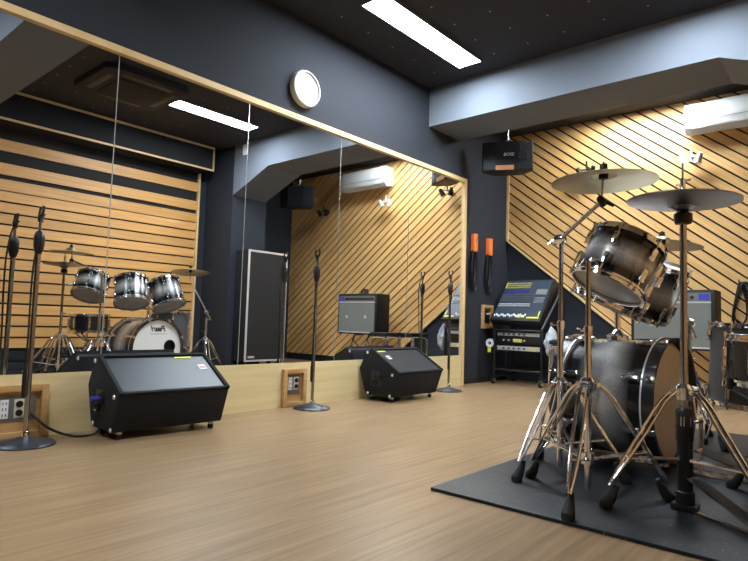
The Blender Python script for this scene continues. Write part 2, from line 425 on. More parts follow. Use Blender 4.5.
# wall mounted air conditioner
t = thing('air_conditioner', 'white wall mounted air conditioner high on the slanted boards', 'air conditioner', (2.275, YF-.0325, 2.485))
pr = [(0, .03), (-.13, 0), (-.185, .05), (-.20, .13), (-.19, .25), (-.16, .285), (0, .285)]
MB().prism(pr, 'x', -.415, .415, .008).build('body', WHITE, t)
MB().prism([(-.135, -.001), (-.182, .043), (-.186, .040), (-.139, -.005)], 'x', -.36, .36).build('louvre', WHITE, t)
MB().box(-.405, .405, -.203, -.2005, .105, .108).build('front_seam', GREYM, t, flat=True)

# ceiling cassette
t = thing('ceiling_cassette', 'dark square ceiling air conditioner cassette seen in the mirror', 'air conditioner', (2.30, 2.62, ZC))
MB().prism([(-.42, -.34), (-.34, -.42), (.34, -.42), (.42, -.34), (.42, .34), (.34, .42), (-.34, .42), (-.42, .34)], 'z', -.06, 0, .008).build('panel', ACD, t)
MB().box(-.23, .23, -.23, .23, -.072, -.0605, .004).build('intake_grille', DARK, t)
for a in range(4):
    MB().box(-.24, .24, .29, .35, -.066, -.0605, .002, Matrix.Rotation(a*math.pi/2, 4, 'Z')).build('air_slot', BLACK, t)

# ceiling speakers
def wall_speaker(name, label, loc, rz, badge):
    t = thing(name, label, 'loudspeaker', loc, (0, 0, rz), group='black hanging loudspeakers')
    # front faces -y; wide trapezoid, front wider and bowed
    pr = [(-.25, -.10), (-.12, -.125), (.12, -.125), (.25, -.10), (.255, -.06), (.15, .10), (-.15, .10), (-.255, -.06)]
    MB().prism(pr, 'z', -.15, .15, .012).build('cabinet', VINYL, t)
    g = [(-.235, -.104), (-.12, -.128), (.12, -.128), (.235, -.104), (.235, -.100), (-.235, -.100)]
    MB().prism(g, 'z', -.13, .13, .0).build('grille', GRILLE, t, flat=True)
    for sx in (-1, 1):
        MB().lathe([(.045, 0), (.048, .003), (.051, 0)], 24, Matrix.Translation((sx*.155, -.1225, .0)) @ Matrix.Rotation(sx*R_(10.5), 4, 'Z') @ Matrix.Rotation(R_(90), 4, 'X')).build('grille_ring', BLACK, t)
    br = MB().box(-.012, .012, -.03, .03, .15, .185).box(-.02, .02, -.035, .035, .18, .19)
    br.cyl((0, 0, .19), (0, 0, ZC-loc[2]-.01), .012).box(-.05, .05, -.05, .05, ZC-loc[2]-.012, ZC-loc[2])
    br.build('ceiling_bracket', STEEL, t)
    if badge:
        text_part('BOSE', .044, Matrix.Translation((.012, -.1285, .012)) @ Matrix.Rotation(R_(90), 4, 'X'), WHITE, t, 'badge', .2, .0006, .0006)
        s = MB().box(-.115, .065, -.1315, -.1285, -.145, -.098).build('label_sticker', PEACH, t, flat=True)
    return t
wall_speaker('hanging_speaker', 'black hanging loudspeaker with white badge and orange sticker, under the ceiling beam', (.36, 5.32, 2.335), R_(28), True)
wall_speaker('hanging_speaker', 'black hanging loudspeaker in the far right corner, seen only in the mirror', (3.05, 5.50, 2.36), R_(-28), False)

# twin spot lamps on the boards
def spot(label, x, z, m):
    t = thing('twin_spotlight', label, 'spotlight', (x, YF-.033, z), group='unlit twin spotlights on the slanted boards')
    MB().lathe([(0, 0), (.035, 0), (.035, .012), (.015, .03), (.012, .10), (0, .10)], 20, Matrix.Rotation(R_(90), 4, 'X')).build('mount', m, t)
    MB().cyl((-.06, -.10, .0), (.06, -.10, 0), .009).cyl((0, -.09, .0), (0, -.1, .09), .010).build('crossbar', m, t)
    for s in (-1, 1):
        M = Matrix.Translation((s*.07, -.115, -.02)) @ Matrix.Rotation(s*R_(25), 4, 'Y') @ Matrix.Rotation(R_(200), 4, 'X')
        h = MB().lathe([(0, -.05), (.022, -.045), (.026, 0), (.036, .05), (.034, .05), (.024, .002), (0, .0)], 20, M).build('lamp_head', m, t)
        MB().lathe([(0, .03), (.029, .035), (0, .042)], 16, M).build('bulb_face', SILVER, h)
spot('black twin spotlight on the boards above the crash cymbal', .895, 2.31, BLACK)
spot('white twin spotlight just under the left end of the white air conditioner', 1.90, 2.285, WHITE)
spot('black twin spotlight at the right end of the boards, seen only in the mirror', 3.13, 2.27, BLACK)

tag(MB().box(2.84, 2.93, 4.405, 4.43, 2.70, 2.84, .006).build('sensor_box', WHITE), 'small white box on the face of the far beam, seen in the mirror', 'sensor')

# cable loops on boards behind drums
for lab, x, z, s in (('black cable loops on a hook on the boards, right of the hi-hat pole', 2.27, 1.08, 1.0),):
    t = thing('hanging_cables', lab, 'cable', (x, YF-.033, z))
    m = MB()
    for i in range(5):
        w = .07+.02*i; L = .38+.05*((i*2) % 5)
        m.tube([(w*math.sin(a)*(.3+.7*(1-math.cos(a))/2)+.012*i, -.012-.009*i, -L/2+L/2*math.cos(a)) for a in [2*math.pi*j/26 for j in range(26)]], .007, 6, closed=True)
    m.build('loops', BLACK, t)
    MB().cyl((0, 0, -.005), (0, -.07, -.005), .006).cyl((0, -.07, -.005), (0, -.07, .02), .006).build('hook', STEEL, t)

# ------------------------------------------------------------------ floor wedges
def wedge(label, loc, rz, flip):
    t = thing('floor_wedge', label, 'loudspeaker', loc, (0, 0, rz), group='black floor wedge monitors')
    # side outline (x,z), front to +x ; width along y
    W = .305
    P = [(.0, .245), (.075, .040), (.335, .040), (.400, .225), (.115, .395), (.07, .385)]
    MB().prism(P, 'y', -W, W, .010).build('cabinet', CARPET, t)
    # raised lip around the grille on the sloping face
    a = V((.115, 0, .395)); c = V((.400, 0, .225)); d = (c-a).normalized(); n = V((-d.z, 0, d.x))
    if n.z < 0: n = -n
    L = (c-a).length
    def q(u, y, h): return a+d*u+V((0, y, 0))+n*h
    g = MB()
    vs = [q(.02, -W+.022, .002), q(L-.018, -W+.022, .002), q(L-.018, W-.022, .002), q(.02, W-.022, .002)]
    g.strap(q(.022, 0, .004), q(L-.020, 0, .004), 2*W-.05, .008, (0, 1, 0)).build('grille', GRILLE, t, flat=True)
    lp = MB()
    lp.strap(q(.0, -W+.010, .008), q(L, -W+.010, .008), .018, .020, (0, 1, 0)).strap(q(0, W-.010, .008), q(L, W-.010, .008), .018, .020, (0, 1, 0))
    lp.strap(q(.008, -W+.0, .008), q(.008, W-.0, .008), .018, .020, d).strap(q(L-.008, -W, .006), q(L-.008, W, .006), .016, .016, d)
    lp.build('lip', CARPET, t)
    MB().strap(q(.035, (.10 if not flip else -.26), .0095), q(.035, (.20 if not flip else -.16), .0095), .014, .003, d).build('yellow_badge', YELLOW, t, flat=True)
    sy = W-.10 if not flip else -W+.08
    su = .13 if not flip else .12
    st = MB().strap(q(su, sy, .0095), q(su, sy+.045, .0095), .045, .003, d).build('sticker', WHITE, t, flat=True)
    MB().strap(q(su+.004, sy+.006, .0115), q(su+.004, sy+.04, .0115), .012, .002, d).build('sticker_print', RED, st, flat=True)
    # jack plate and sockets on the near side
    MB().prism([(.135, .115), (.235, .115), (.235, .235), (.135, .235)], 'y', -W-.004, -W+.002, .001).build('jack_plate', BLACK, t)
    for (x, z) in ((.165, .145), (.205, .195)):
        MB().lathe([(.014, 0), (.030, 0), (.030, .010), (.022, .014), (.018, .006), (0, .006)], 20, Matrix.Translation((x, -W-.004, z)) @ Matrix.Rotation(R_(90), 4, 'X')).build('handle_cup' if flip else 'jack', BLACK, t)
    for (x, z) in ((.345, .215), (.085, .375), (.10, .058), (.325, .052)):
        MB().lathe([(0, 0), (.012, 0), (.010, .004), (0, .006)], 12, Matrix.Translation((x, -W, z)) @ Matrix.Rotation(R_(90), 4, 'X')).build('corner_bolt', SILVER, t)
    for x in (.105, .305):
        for y in (-W+.05, W-.05):
            ft = MB().cyl((x, y, .041), (x, y, .026), .016).build('caster', STEEL, t)
            MB().cyl((x, y-.010, .014), (x, y+.010, .014), .014, n=18).build('wheel', RUBBER, ft)
    if not flip:
        pg = MB().cyl((.20, -W-.012, .195), (.20, -W-.055, .195), .013).build('plug', BLUE, t)
    return t
wedge('black floor wedge at left with a blue plug in its side', (.045, 1.675, 0), R_(-3), False)
wedge('black floor wedge at right, between middle and far microphone stands', (.02, 3.825, 0), 0, True)
p = smooth_path([(.035, 1.085, .135), (.06, 1.10, .12), (.10, 1.16, .055), (.14, 1.24, .014), (.18, 1.32, .008), (.20, 1.365, .03), (.21, 1.372, .11), (.222, 1.365, .185)])
tag(MB().tube(p, .0065, 8).build('speaker_cable', BLACK), 'black cable from the oak socket box to the left floor wedge', 'cable')

# ------------------------------------------------------------------ microphone stands
def mic_stand(loc):
    t = thing('microphone_stand', '', 'microphone stand', loc, group='microphone stands along the mirrors')
    MB().lathe([(0, 0), (.128, 0), (.130, .006), (.122, .013), (.07, .024), (.03, .036), (.018, .040), (0, .040)], 44).build('round_base', mat_base, t)
    MB().lathe([(.018, .0405), (.017, .055), (.013, .062), (0, .062)], 20).build('base_nut', CHROME, t)
    MB().cyl((0, 0, .055), (0, 0, .90), .0115).build('pole', STEEL, t)
    MB().lathe([(.012, .895), (.017, .905), (.023, .93), (.024, .975), (.018, 1.0), (.010, 1.008), (0, 1.008)], 20).build('grip', BLACK, t)
    MB().cyl((0, 0, 1.0), (0, 0, 1.055), .0065).build('upper_rod', STEEL, t)
    c = MB().cyl((0, 0, 1.05), (0, 0, 1.075), .012).box(-.012, .012, -.010, .010, 1.07, 1.085)
    c.tube([(-.016, 0, 1.083), (-.022, .002, 1.10), (-.016, .004, 1.125)], .006, 8).tube([(.016, 0, 1.083), (.022, .002, 1.10), (.016, .004, 1.125)], .006, 8)
    c.build('clip', BLACK, t)
    return t
mat_base = mat('dark_cast_base', (.035, .04, .055), .38, .3)
ms = mic_stand((.18, 1.035, 0)); ms['label'] = 'microphone stand with round base nearest the camera, before the left socket box'
dup(ms, loc=(.18, 2.86, 0), label='microphone stand with round base between the two floor wedges')
dup(ms, loc=(.17, 4.60, 0), label='farthest microphone stand, beside the upright mirror edge')
def mic_cable(x, y, label, zb):
    t = thing('microphone_cable', label, 'cable', (x, y, 0), group='cables hanging on the microphone stands')
    MB().tube(smooth_path([(.0, .018, 1.09), (.016, -.004, 1.05), (.034, -.016, .95), (.022, -.026, .8), (.012, -.022, .5), (.012, -.024, zb+.15)]), .0045, 6).build('lead', BLACK, t)
    MB().lathe([(0, zb), (.009, zb), (.0105, zb+.02), (.0105, zb+.10), (.006, zb+.15), (0, zb+.15)], 14, Matrix.Translation((.012, -.024, 0))).build('connector', BLACK, t)
mic_cable(.18, 1.035, 'black lead dangling down the nearest microphone stand', .22)
mic_cable(.18, 2.86, 'black lead dangling down the middle microphone stand', .19)
mic_cable(.17, 4.60, 'black lead dangling down the farthest microphone stand', .20)

# ------------------------------------------------------------------ mixer rack
RX, RY = .325, 5.86
t = thing('rack_stand', 'black tubular rack on casters carrying the mixing desk', 'rack', (RX, RY, 0))
for s in (-1, 1):
    m = MB(); x = s*.27
    m.tube([(x, -.20, .09), (x, -.20, .585), (x, .24, .98)], .016, 8).tube([(x, .24, .09), (x, .24, .98)], .016, 8)
    m.tube([(x, -.24, .085), (x, .27, .085)], .018, 8).tube([(x, -.20, .35), (x, .24, .35)], .012, 8)
    m.build('side_frame', BLACK, t)
for y, z in ((-.20, .155), (.24, .16), (-.2, .575)): MB().tube([(-.27, y, z), (.27, y, z)], .012, 8).build('crossbar', BLACK, t)
for x in (-.27, .27):
    for y in (-.21, .25):
        cst = MB().cyl((x, y, .086), (x, y, .066), .012).box(x-.016, x-.012, y-.022, y+.018, .02, .07).box(x+.012, x+.016, y-.022, y+.018, .02, .07).build('caster', CHROME, t)
        MB().cyl((x-.011, y-.006, .034), (x+.011, y-.006, .034), .034, n=20).build('wheel', RUBBER, cst); MB().cyl((x-.0125, y-.006, .034), (x+.0125, y-.006, .034), .018, n=16).build('hub', SILVER, cst)
# desk tilted up to the back
t = thing('mixing_desk', 'black mixing desk tilted up on the tubular rack', 'mixing console', (RX, RY-.22, .625), (R_(50), 0, 0))
MB().box(-.285, .285, 0, .60, 0, .085, .006).build('body', BLACK, t)
MB().box(-.262, .262, .025, .58, .0851, .0885).build('control_panel', FOAM, t, flat=True)
f = MB(); 
for i in range(20):
    x = -.245+.0185*i
    f.box(x-.005, x+.005, .052+.012*math.sin(i*1.7), .076+.012*math.sin(i*1.7), .0886, .100, .001)
f.build('fader_caps', WHITE, t)
f = MB()
for i in range(20): f.box(-.2465+.0185*i, -.2435+.0185*i, .04, .12, .0886, .0892)
f.build('fader_slots', INK, t, flat=True)
def knobs(rows, m, x0, nx, name):
    f = MB()
    for r in rows:
        for i in range(nx): f.cyl((x0+.0185*i, r, .0886), (x0+.0185*i, r, .102), .0055, .0045, 8)
    f.build(name, m, t)
knobs((.20, .225), WHITE, -.245, 20, 'white_knobs')
knobs((.27, .30, .33, .36), GREYM, -.245, 20, 'grey_knobs')
knobs((.40, .43), BLUE, -.245, 16, 'blue_knobs')
knobs((.47, .50, .53), YELLOW, -.245, 16, 'yellow_knobs')
knobs((.25, .28, .31), SILVER, .15, 6, 'master_knobs')
MB().box(.13, .25, .36, .44, .0886, .096, .002).build('meter_display', AMPG, t)
for (a, b_, c, d) in ((.02, .055, .040, .066), (.07, .10, .040, .068), (.13, .26, .030, .050), (.245, .258, .06, .13), (-.262, -.248, .47, .55)):
    MB().box(a, b_, c, d, .1005, .102).build('tape_strip', YELLOW, t, flat=True) if False else MB().box(a, b_, c, d, .0886, .0905).build('tape_strip', YELLOW, t, flat=True)
# rack units
def unit(label, z0, z1, face, body=BLACK, tape=None, extra=None):
    t = thing('rack_unit', label, 'audio equipment', (RX, RY, z0), group='rack units under the mixing desk')
    h = z1-z0
    MB().box(-.235, .235, -.165, .20, 0, h, .003).build('case', body, t)
    MB().box(-.25, .25, -.176, -.1655, .002, h-.002, .002).build('face_plate', face, t)
    MB().box(-.25, -.236, -.164, -.15, 0, h).box(.236, .25, -.164, -.15, 0, h).build('rack_ear', BLACK, t, flat=True)
    for i in range(5): MB().cyl((-.17+.06*i, -.176, h*.5), (-.17+.06*i, -.190, h*.5), .009, n=12).build('knob', SILVER if face is BLACK else BLACK, t)
    if tape: MB().box(tape[0], tape[1], -.178, -.1765, h*.25, h*.7).build('tape_strip', YELLOW, t, flat=True)
unit('silver faced rack unit at the top of the rack, under the mixing desk', .515, .552, SILVER)
unit('black rack unit with yellow tape, second from the top of the rack', .43, .51, BLACK, tape=(-.06, .04))
unit('grey faced rack unit at the bottom of the rack', .36, .41, SILVER, tape=(.13, .19))
MBt = thing('tape_roll', 'white tape roll hanging on the left side of the rack', 'tape', (RX-.318, RY-.20, .43))
MB().lathe([(.022, -.025), (.046, -.025), (.046, .025), (.022, .025)], 24, Matrix.Rotation(R_(90), 4, 'X') @ Matrix.Scale(1, 4), closed=True).build('roll', WHITE, MBt)
MB().box(-.02, .02, -.027, -.025, -.10, -.048).build('yellow_tag', YELLOW, MBt, flat=True)
MB().cyl((0, 0, .034), (.034, 0, .036), .005).build('hook', BLACK, MBt)
# thin bag
bm_ = bmesh.new(); bmesh.ops.create_icosphere(bm_, subdivisions=4, radius=1)
for v in bm_.verts:
    n = math.sin(v.co.x*7+v.co.z*3)*.10+math.sin(v.co.z*9+v.co.y*6)*.10+math.sin(v.co.y*12-v.co.x*4)*.06
    s = (1+n)*(1-.35*max(0, v.co.z))
    v.co = V((v.co.x*.055*s, v.co.y*.10*s, v.co.z*.155*(1+.3*n)))
mb = MB(); mb._merge(bm_)
o = mb.build('plastic_bag', BAG); o.location = (RX+.346, RY-.13, .47)
tag(o, 'pale crumpled plastic bag hanging on the right side of the mixer rack', 'bag')

# ------------------------------------------------------------------ stools by the far wall
def stool(loc, rz, label):
    t = thing('stool', label, 'stool', loc, (0, 0, rz), group='chrome framed stools behind the drums')
    MB().box(-.12, .12, -.15, .15, .465, .505, .014).build('seat', VINYL, t)
    for y in (-.12, .12):
        p = [(-.13, y, .012)]+[(-.115, y, .40)]+arc((-.08, y, .42), .035, 180, 90, 4)+arc((.08, y, .42), .035, 90, 0, 4)+[(.115, y, .40), (.13, y, .012)]
        MB().tube(p, .012, 10).build('leg_hoop', CHROME, t)
    for x in (-.1225, .1225): MB().tube([(x, -.12, .2), (x, .12, .2)], .008, 8).build('stretcher', CHROME, t)
    return t
stool((.95, 5.50, 0), R_(4), 'black seated chrome stool nearest the mixer rack')
stool((1.085, 5.16, 0), R_(-3), 'black seated chrome stool nearer the combo amplifier')

# ------------------------------------------------------------------ combo amplifier on its stand
t = thing('amp_stand', 'low chrome stand carrying the combo amplifier', 'stand', (1.855, 5.63, 0))
m = MB()
for x in (-.12, .12):
    m.tube([(x, -.16, .012), (x, -.10, .30), (x, -.02, .448), (x, .12, .448)], .011, 8).tube([(x, .16, .012), (x, .10, .25), (x, -.07, .40)], .011, 8)
m.build('legs', STEEL, t); MB().tube([(-.12, -.13, .16), (.12, -.13, .16)], .008, 8).tube([(-.12, .13, .13), (.12, .13, .13)], .008, 8).build('crossbars', STEEL, t)
t = thing('guitar_amplifier', 'black combo guitar amplifier with grey grille, seen in the mirror', 'amplifier', (1.855, 5.63, .460))
MB().box(-.335, .335, -.13, .125, 0, .515, .012).build('cabinet', VINYL, t)
MB().box(-.305, .305, -.139, -.1305, .03, .40).build('grille', AMPG, t, flat=True)
MB().box(-.305, .305, -.142, -.1305, .413, .488).build('control_panel', GREYM, t, flat=True)
for z in (.400, .017): MB().box(-.305, .305, -.144, -.1305, z, z+.014).build('silver_strip', SILVER, t, flat=True)
for i in range(11): MB().cyl((-.275+.044*i, -.142, .45), (-.275+.044*i, -.160, .45), .013, .011, 12).build('knob', BLACK, t)
MB().box(.215, .295, -.1435, -.142, .425, .478).build('badge_plate', BLUE, t, flat=True)
for x in (-.155, .165): MB().lathe([(0, .006), (.02, .004), (.022, 0), (0, 0)], 18, Matrix.Translation((x, -.139, .22)) @ Matrix.Rotation(R_(90), 4, 'X')).build('silver_dot', SILVER, t)
for x in (-.30, .30):
    for y in (-.10, .09): MB().cyl((x, y, -.010), (x, y, .002), .014).build('foot', RUBBER, t)

# tall cabinet
t = thing('speaker_cabinet', 'tall black speaker cabinet with silver edges against the navy pillar', 'loudspeaker', (3.0, 4.84, 0))
MB().box(-.14, .125, -.32, .32, .07, 1.50, .008).build('cabinet', CARPET, t)
MB().box(-.149, -.1405, -.295, .295, .10, 1.47).build('grille', DARK, t, flat=True)
MB().box(-.153, -.1405, -.322, -.298, .07, 1.50).box(-.153, -.1405, .298, .322, .07, 1.50).box(-.153, -.1405, -.298, .298, .07, .092).box(-.153, -.1405, -.298, .298, 1.475, 1.50).build('silver_edging', SILVER, t, flat=True)
MB().box(-.154, -.1495, -.27, -.17, .115, .14).build('badge_plate', SILVER, t, flat=True)
for y in (-.26, .26):
    for x in (-.09, .09):
        q = MB().cyl((x, y, .071), (x, y, .052), .014).build('caster', STEEL, t); MB().cyl((x, y-.012, .028), (x, y+.012, .028), .028, n=18).build('wheel', RUBBER, q)

# ------------------------------------------------------------------ drum mat
o = MB().box(1.925, 3.70, 1.83, 4.15, .001, .012, .002).build('drum_mat', MAT)
tag(o, 'black rubber mat on the floor under the drum kit', 'mat')
MZ = .012

# ------------------------------------------------------------------ drums
def drum(name, label, cat, loc, rot, r, d, shell, nlug, top, bottom, group=None, lug_full=False, wood_hoop=False, hoop_mat=None):
    """axis = local z, batter side at +z"""
    t = thing(name, label, cat, loc, rot, group)
    h = d/2
    MB().lathe([(r-.007, -h), (r, -h), (r, h), (r-.007, h)], 48, closed=True).build('shell', shell, t)
    hm = hoop_mat or CHROME
    for s, nm in ((1, 'batter_hoop'), (-1, 'resonant_hoop')):
        if wood_hoop: pr = [(r+.004, s*(h-.012)), (r+.020, s*(h-.012)), (r+.020, s*(h+.034)), (r+.004, s*(h+.034))]
        else: pr = [(r+.003, s*(h-.010)), (r+.012, s*(h-.012)), (r+.012, s*(h-.004)), (r+.005, s*(h-.002)), (r+.005, s*(h+.010)), (r+.009, s*(h+.013)), (r+.002, s*(h+.013))]
        ho = MB().lathe(pr, 48, closed=True).build(nm, hm, t)
        if wood_hoop: MB().lathe([(r+.0005, s*(h-.020)), (r+.019, s*(h-.020)), (r+.019, s*(h-.0125)), (r+.0005, s*(h-.0125))], 48, closed=True).build('silver_inlay', SILVER, ho, label='thin silver ring on the hoop')
    MB().lathe([(0, h+.003), (r-.012, h+.003), (r+.003, h-.002)], 48).build('batter_head', top, t)
    if bottom is not None: MB().lathe([(0, -h-.003), (r-.012, -h-.003), (r+.003, -h+.002)], 48).build('resonant_head', bottom, t)
    for i in range(nlug):
        a = 2*math.pi*(i+.5)/nlug; M = Matrix.Rotation(a, 4, 'Z')
        for s in (1, -1):
            m = MB(); bx = .030 if wood_hoop else .020; hl = .036 if wood_hoop else .026; ro = r+(.018 if wood_hoop else .012)
            zz = s*((h-.065 if wood_hoop else h-.055) if not lug_full else .02)
            m.box(r+.0005, r+bx, -.011, .011, zz-hl, zz+hl, .005, M)
            m.cyl(M @ V((ro, 0, zz)), M @ V((ro, 0, s*(h+.004))), .0042 if wood_hoop else .0032, n=8)
            if wood_hoop: m.box(r+.006, r+.030, -.013, .013, s*(h+.022)-.016, s*(h+.022)+.016, .004, M)
            else: m.cyl(M @ V((ro, 0, s*(h+.002))), M @ V((ro, 0, s*(h+.020))), .0055, n=8)
            m.build('lug', CHROME, t)
    return t
# bass drum : batter is +z, so the front (resonant) head is -z; axis along world x
BC = (2.285, 2.89, .306)
bd = drum('bass_drum', 'large silver burst bass drum with a white front head facing the mirrors', 'drum', BC, (0, R_(90), R_(-5)), .265, .40, BURST, 8, HEADB, None, wood_hoop=True, hoop_mat=BLKSH)
# here local z = +x world, local x = -z world, local y = y
hb = bmesh.new()   # front head with its port hole
outer = [hb.verts.new((.268*math.cos(2*math.pi*j/56), .268*math.sin(2*math.pi*j/56), -.204)) for j in range(56)]
hc = V((-.015, .140)); hr = .058
inner = [hb.verts.new((hc.x+hr*math.cos(2*math.pi*j/28), hc.y+hr*math.sin(2*math.pi*j/28), -.204)) for j in range(28)]
ed = [hb.edges.new((outer[j], outer[(j+1) % 56])) for j in range(56)]+[hb.edges.new((inner[j], inner[(j+1) % 28])) for j in range(28)]
bmesh.ops.triangle_fill(hb, use_beauty=True, use_dissolve=False, edges=ed)
mb = MB(); mb._merge(hb); fh = mb.build('front_head', HEADW, bd, label='white front head with a round port hole', flat=True)
MB().lathe([(hr-.002, -.003), (hr+.006, -.003), (hr+.006, .002), (hr-.002, .002)], 28, Matrix.Translation((hc.x, hc.y, -.2045)), closed=True).build('port_ring', BLKSH, fh)
# lettering on the front head: reads for someone facing it from the mirrors
TM = Matrix(((0, -1, 0, -.185), (-1, 0, 0, .012), (0, 0, -1, -.2052), (0, 0, 0, 1)))
text_part('Pearl', .075, TM, INK, fh, 'lettering', .38, .0005, .0022)
m = MB(); m.box(-.138, -.1345, -.085, .10, -.2056, -.2046).build('underline', INK, fh, flat=True)
# hoop claws are the lugs; spurs
for s in (-1, 1):
    MB().tube([(.10, s*.262, -.12), (.16, s*.33, -.17), (.288, s*.40, -.245)], .008, 8).build('spur', CHROME, bd)
MB().lathe([(0, 0), (.05, 0), (.05, .02), (.03, .03), (.012, .05), (0, .05)], 18, Matrix.Translation((-.264, 0, -.03)) @ Matrix.Rotation(R_(-90), 4, 'Y')).tube([(-.30, 0, -.03), (-.40, 0, -.03), (-.52, 0, -.01)], .013, 10).tube([(-.50, -.20, .0), (-.52, 0, -.01), (-.50, .20, .0)], .009, 10).build('tom_mount', CHROME, bd)

T = R_(24)
drum('rack_tom', 'small rack tom nearest the camera, left of the hi-hat pole', 'drum', (2.42, 2.394, .880), (R_(-21), R_(19), 0), .138, .20, BURST, 6, HEADW, HEADC, 'rack toms with burst finish')
drum('rack_tom', 'middle rack tom above the bass drum', 'drum', (2.31, 2.735, .845), (R_(-8), T, 0), .150, .24, BURST, 6, HEADW, HEADC, 'rack toms with burst finish')
drum('rack_tom', 'rack tom above the bass drum, farthest from the camera', 'drum', (2.32, 3.105, .840), (R_(6), T, 0), .160, .26, BURST, 6, HEADW, HEADC, 'rack toms with burst finish')
ft = drum('floor_tom', 'grey floor tom on three chrome legs behind the snare drum', 'drum', (2.745, 3.42, .46), (0, R_(3), 0), .200, .38, GREYSH, 8, HEADW, HEADC)
for a in (35, 155, 275):
    c, s = math.cos(R_(a)), math.sin(R_(a))
    l = MB().tube([(.218*c, .218*s, .02), (.218*c, .218*s, -.33), (.245*c, .245*s, -.430)], .006, 8).box(-.012, .012, -.012, .012, -.05, .04, .003, Matrix.Translation((.212*c, .212*s, 0)) @ Matrix.Rotation(R_(a), 4, 'Z')).build('leg', CHROME, ft)
    MB().cyl((.242*c, .242*s, -.415), (.248*c, .248*s, -.446), .011, .013).build('rubber_foot', RUBBER, l)
SN = (2.935, 2.62)
drum('snare_drum', 'black snare drum on its stand at the right edge of the photo', 'drum', (*SN, .515), (0, R_(2), 0), .178, .165, BLKSH, 8, HEADW, HEADC, lug_full=True)

# ------------------------------------------------------------------ tripod hardware
def foot(m_leg, p, d):
    p = V(p); d = V(d).normalized()
    a = p; b_ = p-d*.035; c = p-d*.085
    return MB().tube([(a.x, a.y, .001), (a.x, a.y, .012), tuple(b_), tuple(c)], [.021, .023, .018, .009], 14).build('rubber_foot', RUBBER, m_leg)
def tripod(t, R, angles, zc, zl, r_pole, zpole, pole_mat=CHROME, double=True, base_mat=CHROME, z0=.03):
    """legs hang from a collar at zc, braces from a lower collar at zl"""
    MB().cyl((0, 0, z0), (0, 0, zpole), r_pole).build('base_tube', pole_mat, t)
    MB().lathe([(r_pole, zc-.03), (r_pole+.014, zc-.028), (r_pole+.016, zc+.012), (r_pole+.006, zc+.025), (r_pole, zc+.025)], 20, closed=True).build('upper_collar', base_mat, t)
    MB().lathe([(r_pole, zl-.02), (r_pole+.011, zl-.02), (r_pole+.011, zl+.02), (r_pole, zl+.02)], 20, closed=True).build('lower_collar', base_mat, t)
    for a in angles:
        c, s = math.cos(R_(a)), math.sin(R_(a)); u = V((c, s, 0)); w = V((-s, c, 0))
        top = u*(r_pole+.022)+V((0, 0, zc)); kn = u*(R*.45)+V((0, 0, zc*.72)); end = u*(R-.012)+V((0, 0, .075)); ft_ = u*R
        l = MB()
        for k in (-1, 1):
            l.tube(smooth_path([top+w*k*.013, top*.55+kn*.45+w*k*.015+V((0, 0, .015)), kn+w*k*.016, (kn+end)/2+w*k*.014, end+w*k*.004], 4), .0062, 8)
        l.cyl(top-w*.018, top+w*.018, .008, n=10)
        mid = kn*.45+end*.55; l.cyl(mid-w*.016, mid+w*.016, .006, n=10)
        lo = l.build('leg', CHROME, t)
        foot(lo, ft_, (end-kn).normalized()*-1 if False else (ft_-kn))
        br = MB(); lowp = u*(r_pole+.014)+V((0, 0, zl))
        br.cyl(lowp-w*.010, lowp+w*.010, .005, n=8).strap(lowp+w*.008, mid+w*.010, .012, .005, w).strap(lowp-w*.008, mid-w*.010, .012, .005, w)
        br.build('brace', CHROME, t)
def clampnut(t, z, a, r=.016, p=(0, 0)):
    c, s = math.cos(R_(a)), math.sin(R_(a))
    m = MB().lathe([(r*.6, z-.018), (r, z-.016), (r, z+.016), (r*.6, z+.018)], 18, Matrix.Translation((p[0], p[1], 0)), closed=True)
    m.build('height_collar', CHROME, t)
    o = V((p[0], p[1], z)); u = V((c, s, 0)); k = V((-s, c, 0))
    MB().cyl(o+u*r, o+u*(r+.022), .005, n=8).tube([o+u*(r+.02)-k*.02+V((0, 0, .006)), o+u*(r+.024), o+u*(r+.02)+k*.02+V((0, 0, .006))], .0045, 8).build('wing_bolt', CHROME, t)
def cymbal(name, label, loc, rot, r, m, bell=.024, bow=.022, flip=False):
    t = thing(name, label, 'cymbal', loc, rot)
    pr = [(.006, bell+bow), (.02, bell+bow-.001), (.038, bell*.55+bow), (.048, bow*1.0), (.06, bow*.95), (r*.45, bow*.72), (r*.75, bow*.36), (r, 0)]
    pr = pr+[(q, z-.0022) for q, z in reversed(pr)]
    if flip: pr = [(q, -z) for q, z in pr]
    MB().lathe(pr, 56, closed=True).build('plate', m, t)
    return t
# stand A : crash boom stand
SA = (2.185, 2.39)
t = thing('cymbal_boom_stand', 'chrome boom stand of the crash cymbal, leftmost of the drum stands', 'cymbal stand', (*SA, MZ), group='tripod drum stands')
tripod(t, .255, (-106, 14, 134), .375, .13, .0125, .62)
MB().cyl((0, 0, .60), (0, 0, .985), .0095).build('upper_tube', STEEL, t); clampnut(t, .62, 200)
jt = V((.0, -.01, .985)); cy = V((2.43-SA[0], 2.20-SA[1], 1.178-MZ)); tp = cy+V((-.01, .008, -.075))
MB().lathe([(0, -.025), (.018, -.022), (.021, 0), (.018, .022), (0, .025)], 16, Matrix.Translation(jt) @ Matrix.Rotation(R_(90), 4, 'Y')).tube([jt+V((-.025, 0, 0)), jt+V((-.05, -.01, -.02))], .005, 8).build('boom_joint', CHROME, t)
MB().tube([jt-(tp-jt)*.16, jt, tp], .008, 10).build('boom_arm', STEEL, t)
MB().lathe([(0, -.02), (.014, -.018), (.016, 0), (.014, .018), (0, .02)], 14, Matrix.Translation(tp) @ Matrix.Rotation(R_(60), 4, 'X')).cyl(tp+V((.015, 0, -.005)), tp+V((.045, -.005, -.022)), .006).build('tilter', BLACK, t)
